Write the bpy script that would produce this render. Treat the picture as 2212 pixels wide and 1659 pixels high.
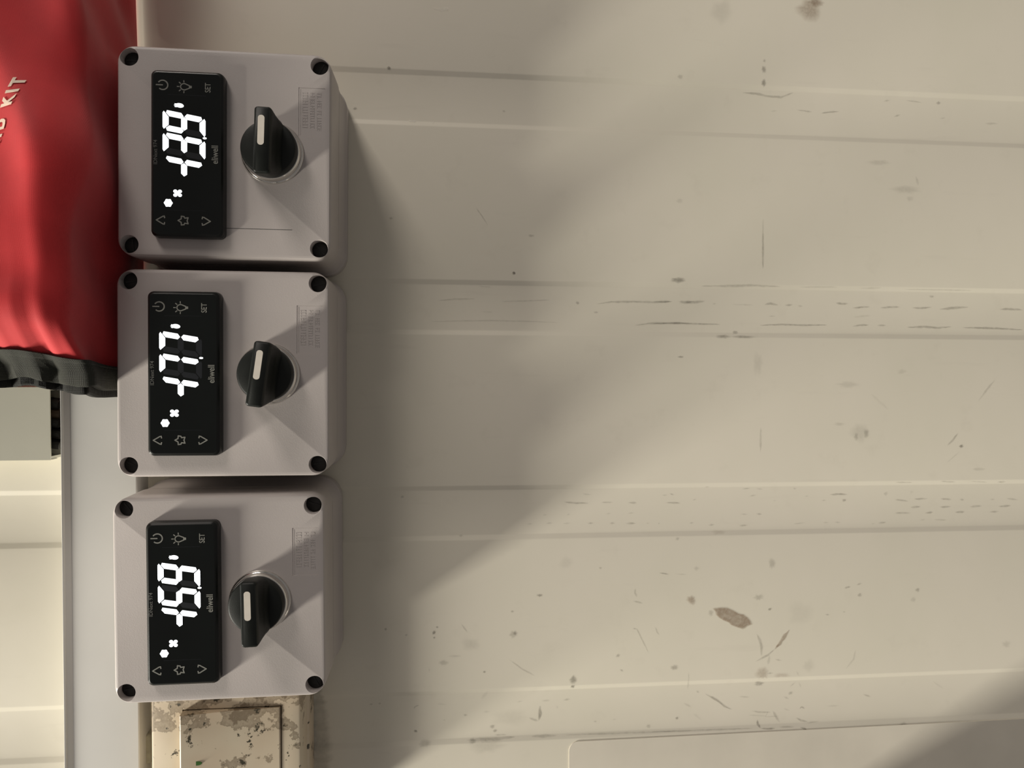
import bpy, bmesh, math, random
from mathutils import Vector, Matrix

for o in list(bpy.data.objects):
    bpy.data.objects.remove(o)
SC = bpy.context.scene
COL = SC.collection
MM = 0.001
ZUP = 1.5          # height of the frame's centre above the (unseen) floor, metres

# ---------------------------------------------------------------- coordinates
# Wall coordinates in millimetres: u runs down the real wall (to the right in the picture, the
# photograph was taken with the phone on its side), v runs to the real left (down in the picture),
# d stands out from the wall sheet. World: +Z up, +X right along the wall, -Y out of the wall.
def W(u, v, d):
    return Vector((-v * MM, -d * MM, ZUP - u * MM))
def L(u, v, d):
    return Vector((-v * MM, -d * MM, -u * MM))

# ---------------------------------------------------------------- camera
F = 1600.0
DW = 392.0
_th = math.atan(161 / 1600.0); _ph = math.atan(30 / 1600.0)
_z = Vector((math.sin(_th) * math.cos(_ph), math.sin(_ph), math.cos(_th) * math.cos(_ph)))
_x = Vector((0, 1, 0)).cross(_z).normalized()
_y = _z.cross(_x)
def at(px, py, d=0.0):
    """wall coordinates (u, v) of what the photograph shows at a pixel, at depth d"""
    r = (px - 1106) / F * _x + (py - 829.5) / F * _y + _z
    t = (DW - d) / r.z
    return r.x * t, r.y * t
def dirw(a):
    return Vector((-a.y, a.z, -a.x))
cam_d = bpy.data.cameras.new('camera')
cam = bpy.data.objects.new('camera', cam_d)
COL.objects.link(cam)
cx, cy, cz = dirw(_x), -dirw(_y), -dirw(_z)
R = Matrix((cx, cy, cz)).transposed().to_4x4()
cam.matrix_world = Matrix.Translation(W(0, 0, DW)) @ R
cam_d.sensor_fit = 'HORIZONTAL'
cam_d.sensor_width = 36.0
cam_d.lens = F * 36.0 / 2212.0
cam_d.clip_start = 0.01
cam_d.clip_end = 50
SC.camera = cam

# ---------------------------------------------------------------- world, lamps, exposure
SC.view_settings.view_transform = 'Standard'
SC.view_settings.look = 'None'
SC.view_settings.gamma = 1.0
SC.view_settings.exposure = -0.09
SC.view_settings.use_curve_mapping = False
wd = bpy.data.worlds.new('room_air'); SC.world = wd
wd.use_nodes = True
bg = wd.node_tree.nodes['Background']
bg.inputs[0].default_value = (1.0, 0.935, 0.89, 1)
bg.inputs[1].default_value = 0.18

def area(name, u, v, d, tu, tv, td, sx, sy, power, col, along):
    """a rectangular lamp at (u,v,d) mm facing (tu,tv,td); its sx side runs along the given direction"""
    l = bpy.data.lights.new(name, 'AREA'); l.shape = 'RECTANGLE'
    l.size = sx; l.size_y = sy; l.energy = power; l.color = col
    o = bpy.data.objects.new(name, l); COL.objects.link(o)
    p = W(u, v, d); t = W(tu, tv, td)
    zz = (p - t).normalized()
    a = (W(*along) - W(0, 0, 0)).normalized()
    xx = (a - a.dot(zz) * zz).normalized()
    yy = zz.cross(xx)
    o.matrix_world = Matrix.Translation(p) @ Matrix((xx, yy, zz)).transposed().to_4x4()
    return o
# ceiling tube standing square to the wall, up and to the left of the boxes
area('ceiling_tube_lamp', -3300, 2120, 900, 0, 0, 0, 1.66, 0.42, 325, (1.0, 0.95, 0.84), (0, 0, 1))
# weaker ceiling lamp over to the right
area('far_ceiling_lamp', -850, -1800, 1100, 0, 0, 0, 0.9, 0.5, 21, (1.0, 0.92, 0.84), (0, 0, 1))

# ---------------------------------------------------------------- materials
def _nodes(name):
    m = bpy.data.materials.new(name); m.use_nodes = True
    nt = m.node_tree
    return m, nt, nt.nodes['Principled BSDF']
def N(nt, t, **k):
    n = nt.nodes.new(t)
    for a, b in k.items():
        if a in n.inputs.keys(): n.inputs[a].default_value = b
        else: setattr(n, a, b)
    return n
def ramp(nt, fac, stops):
    r = nt.nodes.new('ShaderNodeValToRGB')
    e = r.color_ramp.elements
    while len(e) < len(stops): e.new(0.5)
    for i, (p, c) in enumerate(stops):
        e[i].position = p; e[i].color = (*c, 1) if len(c) == 3 else c
    nt.links.new(fac, r.inputs[0])
    return r
def mixc(nt, fac, a, b):
    m = nt.nodes.new('ShaderNodeMix'); m.data_type = 'RGBA'
    for s, val in ((m.inputs[0], fac), (m.inputs[6], a), (m.inputs[7], b)):
        if hasattr(val, 'is_linked') or hasattr(val, 'links'): nt.links.new(val, s)
        elif isinstance(val, (int, float)): s.default_value = val
        else: s.default_value = (*val, 1)
    return m.outputs[2]
def plastic(name, col, rough=0.5, var=0.06, scale=60, bump=0.0, bscale=900, spec=0.5, metallic=0.0, wscale=None):
    m, nt, b = _nodes(name)
    tc = N(nt, 'ShaderNodeTexCoord')
    nz = N(nt, 'ShaderNodeTexNoise', Scale=scale, Detail=5.0)
    nt.links.new(tc.outputs['Object'], nz.inputs['Vector'])
    lo = [max(0, c * (1 - var)) for c in col]; hi = [min(1, c * (1 + var)) for c in col]
    r = ramp(nt, nz.outputs['Fac'], [(0.3, lo), (0.7, hi)])
    nt.links.new(r.outputs[0], b.inputs['Base Color'])
    b.inputs['Roughness'].default_value = rough
    b.inputs['Specular IOR Level'].default_value = spec
    b.inputs['Metallic'].default_value = metallic
    if bump:
        n2 = N(nt, 'ShaderNodeTexNoise', Scale=bscale, Detail=3.0)
        nt.links.new(tc.outputs['Object'], n2.inputs['Vector'])
        bp = N(nt, 'ShaderNodeBump', Strength=bump, Distance=0.0003)
        nt.links.new(n2.outputs['Fac'], bp.inputs['Height'])
        nt.links.new(bp.outputs[0], b.inputs['Normal'])
    return m

def wall_material():
    m, nt, b = _nodes('cream_painted_sheet')
    tc = N(nt, 'ShaderNodeTexCoord')
    n1 = N(nt, 'ShaderNodeTexNoise', Scale=9.0, Detail=4.0, Roughness=0.6)
    n2 = N(nt, 'ShaderNodeTexNoise', Scale=55.0, Detail=6.0, Roughness=0.65)
    mp = N(nt, 'ShaderNodeMapping'); mp.inputs['Scale'].default_value = (3.0, 1.0, 0.35)
    n3 = N(nt, 'ShaderNodeTexNoise', Scale=45.0, Detail=5.0, Roughness=0.6)
    nt.links.new(tc.outputs['Object'], n1.inputs['Vector'])
    nt.links.new(tc.outputs['Object'], n2.inputs['Vector'])
    nt.links.new(tc.outputs['Object'], mp.inputs['Vector']); nt.links.new(mp.outputs[0], n3.inputs['Vector'])
    r1 = ramp(nt, n1.outputs['Fac'], [(0.32, (0.735, 0.695, 0.575)), (0.68, (0.765, 0.715, 0.605))])
    r2 = ramp(nt, n2.outputs['Fac'], [(0.58, (0, 0, 0)), (0.82, (0.16, 0.16, 0.16))])
    c = mixc(nt, r2.outputs[0], r1.outputs[0], (0.45, 0.41, 0.32))
    r3 = ramp(nt, n3.outputs['Fac'], [(0.62, (0, 0, 0)), (0.8, (0.14, 0.14, 0.14))])
    c = mixc(nt, r3.outputs[0], c, (0.5, 0.46, 0.38))
    nt.links.new(c, b.inputs['Base Color'])
    rr = ramp(nt, n2.outputs['Fac'], [(0.3, (0.36,) * 3), (0.7, (0.48,) * 3)])
    nt.links.new(rr.outputs[0], b.inputs['Roughness'])
    b.inputs['Specular IOR Level'].default_value = 0.35
    n4 = N(nt, 'ShaderNodeTexNoise', Scale=22.0, Detail=2.0)
    nt.links.new(tc.outputs['Object'], n4.inputs['Vector'])
    bp = N(nt, 'ShaderNodeBump', Strength=0.25, Distance=0.0006)
    nt.links.new(n4.outputs['Fac'], bp.inputs['Height']); nt.links.new(bp.outputs[0], b.inputs['Normal'])
    return m

def mark_material(name, col, strength):
    """dirt on the paint: how dense it is comes from the mesh's own 'dirt_amount' attribute"""
    m, nt, b = _nodes(name)
    b.inputs['Base Color'].default_value = (*col, 1)
    b.inputs['Roughness'].default_value = 0.8
    at_ = N(nt, 'ShaderNodeAttribute', attribute_name='dirt_amount')
    tc = N(nt, 'ShaderNodeTexCoord')
    nz = N(nt, 'ShaderNodeTexNoise', Scale=700.0, Detail=3.0)
    nt.links.new(tc.outputs['Object'], nz.inputs['Vector'])
    r = ramp(nt, nz.outputs['Fac'], [(0.35, (0.7,) * 3), (0.6, (1, 1, 1))])
    mu = N(nt, 'ShaderNodeMath', operation='MULTIPLY'); mu2 = N(nt, 'ShaderNodeMath', operation='MULTIPLY')
    nt.links.new(at_.outputs['Fac'], mu.inputs[0]); nt.links.new(r.outputs[0], mu.inputs[1])
    nt.links.new(mu.outputs[0], mu2.inputs[0]); mu2.inputs[1].default_value = strength
    nt.links.new(mu2.outputs[0], b.inputs['Alpha'])
    return m

def fabric_material(name, col, sheen=0.2, scale=2600, var=0.12, rough=0.62, bump=0.5):
    m, nt, b = _nodes(name)
    tc = N(nt, 'ShaderNodeTexCoord')
    wv = N(nt, 'ShaderNodeTexWave', Scale=scale / 6.0, Distortion=0.4)
    wv.bands_direction = 'Z'
    w2 = N(nt, 'ShaderNodeTexWave', Scale=scale / 6.0, Distortion=0.4)
    w2.bands_direction = 'X'
    nz = N(nt, 'ShaderNodeTexNoise', Scale=40.0, Detail=4.0)
    for q in (wv, w2, nz): nt.links.new(tc.outputs['Object'], q.inputs['Vector'])
    r = ramp(nt, nz.outputs['Fac'], [(0.3, [c * (1 - var) for c in col]), (0.7, [min(1, c * (1 + var)) for c in col])])
    nt.links.new(r.outputs[0], b.inputs['Base Color'])
    b.inputs['Roughness'].default_value = rough
    b.inputs['Sheen Weight'].default_value = sheen
    b.inputs['Specular IOR Level'].default_value = 0.18
    ad = N(nt, 'ShaderNodeMath', operation='ADD')
    nt.links.new(wv.outputs['Fac'], ad.inputs[0]); nt.links.new(w2.outputs['Fac'], ad.inputs[1])
    bp = N(nt, 'ShaderNodeBump', Strength=bump, Distance=0.0001)
    nt.links.new(ad.outputs[0], bp.inputs['Height']); nt.links.new(bp.outputs[0], b.inputs['Normal'])
    return m

def grime_material(name, v_edge):
    """yellowed plastic with brown film and black mould spots"""
    m, nt, b = _nodes(name)
    tc = N(nt, 'ShaderNodeTexCoord')
    sep = N(nt, 'ShaderNodeSeparateXYZ'); nt.links.new(tc.outputs['Object'], sep.inputs[0])
    n1 = N(nt, 'ShaderNodeTexNoise', Scale=75.0, Detail=7.0, Roughness=0.62)
    n2 = N(nt, 'ShaderNodeTexNoise', Scale=150.0, Detail=8.0, Roughness=0.7)
    n3 = N(nt, 'ShaderNodeTexNoise', Scale=30.0, Detail=3.0)
    for q in (n1, n2, n3): nt.links.new(tc.outputs['Object'], q.inputs['Vector'])
    # local X = -v : the film is thicker near the upper (picture) end
    g = N(nt, 'ShaderNodeMapRange'); g.clamp = True
    nt.links.new(sep.outputs[0], g.inputs['Value'])
    g.inputs['From Min'].default_value = -(v_edge + 12) * MM; g.inputs['From Max'].default_value = -(v_edge - 6) * MM
    g.inputs['To Min'].default_value = -0.10; g.inputs['To Max'].default_value = 0.12
    ad = N(nt, 'ShaderNodeMath', operation='ADD')
    nt.links.new(n1.outputs['Fac'], ad.inputs[0]); nt.links.new(g.outputs[0], ad.inputs[1])
    film = ramp(nt, ad.outputs[0], [(0.495, (0.05, 0.05, 0.05)), (0.51, (0.7,) * 3), (0.58, (0.45,) * 3), (0.62, (0.9,) * 3), (0.72, (0.8,) * 3)])
    base = ramp(nt, n3.outputs['Fac'], [(0.3, (0.62, 0.50, 0.36)), (0.7, (0.70, 0.62, 0.47))])
    c = mixc(nt, film.outputs[0], base.outputs[0], (0.17, 0.125, 0.075))
    ad2 = N(nt, 'ShaderNodeMath', operation='ADD')
    nt.links.new(n2.outputs['Fac'], ad2.inputs[0]); nt.links.new(g.outputs[0], ad2.inputs[1])
    sp = ramp(nt, n2.outputs['Fac'], [(0.615, (0, 0, 0)), (0.63, (1, 1, 1))])
    c = mixc(nt, sp.outputs[0], c, (0.045, 0.038, 0.02))
    nt.links.new(c, b.inputs['Base Color'])
    b.inputs['Roughness'].default_value = 0.5
    return m

def glow_material(name, col, strength):
    m, nt, b = _nodes(name)
    b.inputs['Base Color'].default_value = (0.8, 0.82, 0.85, 1)
    tc = N(nt, 'ShaderNodeTexCoord')
    nz = N(nt, 'ShaderNodeTexNoise', Scale=300.0)
    nt.links.new(tc.outputs['Object'], nz.inputs['Vector'])
    r = ramp(nt, nz.outputs['Fac'], [(0.2, [c * 0.96 for c in col]), (0.8, col)])
    nt.links.new(r.outputs[0], b.inputs['Emission Color'])
    b.inputs['Emission Strength'].default_value = strength
    return m

M = dict(
    wall=wall_material(),
    box=plastic('light_grey_box_plastic', (0.455, 0.415, 0.395), 0.42, 0.03, 40, 0.12, 2500),
    screw=plastic('screw_with_hole_shade', (0.01, 0.009, 0.008), 0.6, 0.3, 400),
    bezel=plastic('gloss_black_panel', (0.004, 0.005, 0.0045), 0.12, 0.2, 50, spec=0.35),
    rim=plastic('black_case_plastic', (0.007, 0.008, 0.007), 0.3, 0.2, 50, spec=0.35),
    print=plastic('grey_print', (0.17, 0.17, 0.15), 0.6, 0.1, 300),
    dim=plastic('dim_grey_print', (0.075, 0.075, 0.068), 0.6, 0.1, 300),
    ghost=plastic('unlit_segment_film', (0.011, 0.0125, 0.015), 0.3, 0.1, 300),
    lit=glow_material('lit_white_segment', (0.93, 0.97, 1.0), 1.6),
    knob=plastic('black_knob_plastic', (0.007, 0.0085, 0.007), 0.45, 0.2, 200, 0.1, 3000, spec=0.28),
    chrome=plastic('bright_metal', (0.72, 0.70, 0.66), 0.14, 0.05, 200, metallic=1.0),
    mark=plastic('ivory_pointer_paint', (0.62, 0.57, 0.50), 0.5, 0.04, 300),
    trunk=plastic('white_trunking_plastic', (0.575, 0.565, 0.535), 0.4, 0.03, 30),
    trunk2=plastic('ivory_trunking_plastic', (0.56, 0.545, 0.455), 0.42, 0.04, 30),
    cable=plastic('dark_cable_sheath', (0.012, 0.011, 0.009), 0.5, 0.3, 100),
    cable2=plastic('brown_cable_sheath', (0.055, 0.035, 0.022), 0.5, 0.3, 100),
    red=fabric_material('red_bag_cloth', (0.56, 0.028, 0.032), 0.3, 6000, bump=0.15),
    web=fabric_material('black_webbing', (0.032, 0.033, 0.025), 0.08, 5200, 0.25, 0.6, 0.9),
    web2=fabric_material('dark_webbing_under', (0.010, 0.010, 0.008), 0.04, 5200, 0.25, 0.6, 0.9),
    letter=plastic('cream_letter_print', (0.83, 0.66, 0.52), 0.6, 0.05, 300),
    grime=grime_material('mouldy_switch_plastic', 12),
    gap=plastic('black_gap', (0.008, 0.007, 0.006), 0.8, 0.2, 100),
    green=plastic('green_indicator_lens', (0.035, 0.10, 0.02), 0.3, 0.2, 300),
    tab=plastic('weathered_grey_tab', (0.36, 0.34, 0.26), 0.6, 0.15, 200),
    patch=plastic('old_sticker_film', (0.66, 0.615, 0.52), 0.5, 0.05, 30),
    dirt=mark_material('grey_scuff_dirt', (0.15, 0.135, 0.105), 0.48),
    brown=mark_material('brown_stain_dirt', (0.33, 0.235, 0.16), 0.85),
    chip=mark_material('pale_scuff', (0.9, 0.88, 0.82), 0.6),
    mould=mark_material('dark_streak_film', (0.05, 0.045, 0.025), 0.85),  # dark film for the strips beside the switch housing
)

# ---------------------------------------------------------------- object helpers
def props(o, label=None, cat=None, group=None, kind=None):
    if label: o['label'] = label
    if cat: o['category'] = cat
    if group: o['group'] = group
    if kind: o['kind'] = kind
    return o
def thing(name, u, v, d, label, cat, group=None):
    o = bpy.data.objects.new(name, None); COL.objects.link(o)
    o.empty_display_size = 0.02
    o.location = W(u, v, d)
    return props(o, label, cat, group)
MESH = {}
def link(name, me, mat, parent=None, loc=(0, 0, 0), rot=None):
    o = bpy.data.objects.new(name, me); COL.objects.link(o)
    if not me.materials: me.materials.append(mat)
    if parent is not None:
        o.parent = parent
        o.location = L(*loc)
    else:
        o.location = W(*loc)
    if rot is not None: o.rotation_euler = rot
    return o
def finish(name, bm, smooth=True, angle=35):
    bmesh.ops.recalc_face_normals(bm, faces=bm.faces[:])
    me = bpy.data.meshes.new(name)
    if smooth:
        for f in bm.faces: f.smooth = True
        for e in bm.edges:
            if len(e.link_faces) == 2 and e.calc_face_angle(0) > math.radians(angle): e.smooth = False
    bm.to_mesh(me); bm.free()
    return me
def part(name, bm, mat, parent=None, loc=(0, 0, 0), smooth=True, rot=None, angle=35):
    return link(name, finish(name, bm, smooth, angle), mat, parent, loc, rot)

def rrect(hu, hv, r, n=7):
    pts = []
    for cu, cv, a0 in ((hu - r, hv - r, 0), (-hu + r, hv - r, 90), (-hu + r, -hv + r, 180), (hu - r, -hv + r, 270)):
        for i in range(n + 1):
            a = math.radians(a0 + 90 * i / n)
            pts.append((cu + r * math.cos(a), cv + r * math.sin(a)))
    return pts
def loft(bm, rings, cap0=True, cap1=True):
    """rings: lists of (u,v,d), all of the same length"""
    vs = [[bm.verts.new(L(*p)) for p in ring] for ring in rings]
    n = len(vs[0])
    for a, b in zip(vs, vs[1:]):
        for i in range(n):
            bm.faces.new((a[i], a[(i + 1) % n], b[(i + 1) % n], b[i]))
    if cap0: bm.faces.new(vs[0][::-1])
    if cap1: bm.faces.new(vs[-1])
    return vs
def rloft(bm, secs, n=7, cu=0, cv=0):
    return loft(bm, [[(a + cu, b + cv, d) for a, b in rrect(hu, hv, r, n)] for hu, hv, r, d in secs])
def circ(r, d, n=40, cu=0, cv=0):
    return [(cu + r * math.cos(2 * math.pi * i / n), cv + r * math.sin(2 * math.pi * i / n), d) for i in range(n)]
def prism(bm, poly, d0, d1):
    loft(bm, [[(a, b, d0) for a, b in poly], [(a, b, d1) for a, b in poly]])
def boxm(bm, u0, u1, v0, v1, d0, d1):
    prism(bm, [(u0, v0), (u1, v0), (u1, v1), (u0, v1)], d0, d1)
def extr(bm, sec, v0, v1, cap=True):
    """section (u,d) run along v"""
    loft(bm, [[(a, v0, b) for a, b in sec], [(a, v1, b) for a, b in sec]], cap, cap)
def tube(bm, pts, r, n=10):
    P = [Vector(p) for p in pts]; rings = []
    for i, p in enumerate(P):
        t = (P[min(i + 1, len(P) - 1)] - P[max(i - 1, 0)]).normalized()
        a = t.cross(Vector((0.1, 0.2, 1))).normalized(); b = t.cross(a)
        rings.append([tuple(p + r * (math.cos(2 * math.pi * k / n) * a + math.sin(2 * math.pi * k / n) * b)) for k in range(n)])
    loft(bm, rings)

def text_mesh(s, size, name='lettering', depth=0.08, spacing=1.0, xs=1.0, shear=0.0, basis=None, bold=0.0):
    """built-in font lettering; reads upwards in the picture (real left to right). Returned flat in module coordinates"""
    c = bpy.data.curves.new(name, 'FONT'); c.body = s; c.size = size; c.align_x = 'CENTER'; c.align_y = 'CENTER'
    c.space_character = spacing; c.offset = bold; c.extrude = depth / 2; c.resolution_u = 3; c.shear = shear
    o = bpy.data.objects.new('tmp_text', c); COL.objects.link(o)
    bpy.context.view_layer.update()
    dg = bpy.context.evaluated_depsgraph_get()
    me = bpy.data.meshes.new_from_object(o.evaluated_get(dg))
    bpy.data.objects.remove(o); bpy.data.curves.remove(c)
    me.materials.clear()
    for v in me.vertices:
        x, y, z = v.co
        if basis: u, w = basis[0] * x + basis[2] * y, basis[1] * x + basis[3] * y
        else: u, w = -y, -x * xs
        v.co = L(u, w, z + depth / 2)
    me.name = name
    return me

def boolean(me, cutters):
    """subtract cutter meshes, return the new mesh"""
    o = bpy.data.objects.new('tmp_a', me); COL.objects.link(o)
    tmp = []
    for i, c in enumerate(cutters):
        k = bpy.data.objects.new('tmp_c', c); COL.objects.link(k); tmp.append(k)
        md = o.modifiers.new('b%d' % i, 'BOOLEAN'); md.operation = 'DIFFERENCE'; md.solver = 'EXACT'; md.object = k
    bpy.context.view_layer.update()
    dg = bpy.context.evaluated_depsgraph_get()
    out = bpy.data.meshes.new_from_object(o.evaluated_get(dg))
    for k in tmp + [o]: bpy.data.objects.remove(k)
    bm = bmesh.new(); bm.from_mesh(out)
    for f in bm.faces: f.smooth = True
    for e in bm.edges: e.smooth = not (len(e.link_faces) != 2 or e.calc_face_angle(0) > math.radians(35))
    bm.to_mesh(out); bm.free()
    out.materials.clear()
    return out

# ---------------------------------------------------------------- the wall
BANDS = [(-482.0 + 108.9 * i, -455.5 + 108.9 * i) for i in range(9)]   # recessed flat ribs of the sheet
DEEP = 1.1
def wall_d(v):
    for a, b in BANDS:
        if a - 1.2 < v < b + 1.2:
            if v < a + 1.2: return -DEEP * (v - a + 1.2) / 2.4
            if v > b - 1.2: return -DEEP * (b + 1.2 - v) / 2.4
            return -DEEP
    return 0.0
def ribbed_sheet():
    bm = bmesh.new()
    prof = [(-560, 0)]
    for a, b in BANDS:
        prof += [(a - 1.6, 0), (a - 0.9, -0.12), (a + 0.9, -DEEP + 0.12), (a + 1.6, -DEEP),
                 (b - 1.6, -DEEP), (b - 0.9, -DEEP + 0.12), (b + 0.9, -0.12), (b + 1.6, 0)]
    prof += [(640, 0)]
    rows = []
    for u in (-520, 700):
        rows.append([bm.verts.new(L(u, v, d)) for v, d in prof])
    back = [[bm.verts.new(L(u, v, -40)) for v in (-560, 640)] for u in (-520, 700)]
    for i in range(len(prof) - 1):
        bm.faces.new((rows[0][i], rows[0][i + 1], rows[1][i + 1], rows[1][i]))
    bm.faces.new((back[0][0], back[1][0], back[1][1], back[0][1]))
    bm.faces.new([rows[0][0]] + rows[0][1:] + [back[0][1], back[0][0]])
    bm.faces.new([rows[1][0]] + rows[1][1:] + [back[1][1], back[1][0]])
    bm.faces.new((rows[0][0], rows[1][0], back[1][0], back[0][0]))
    bm.faces.new((rows[0][-1], rows[1][-1], back[1][1], back[0][1]))
    return bm
wall = part('wall_back', ribbed_sheet(), M['wall'], None, (0, 0, 0), angle=50)
wall.rotation_euler = (0, math.radians(0.25), 0)
props(wall, 'cream painted ribbed metal wall sheet with scuffs and stains', kind='structure')

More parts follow.
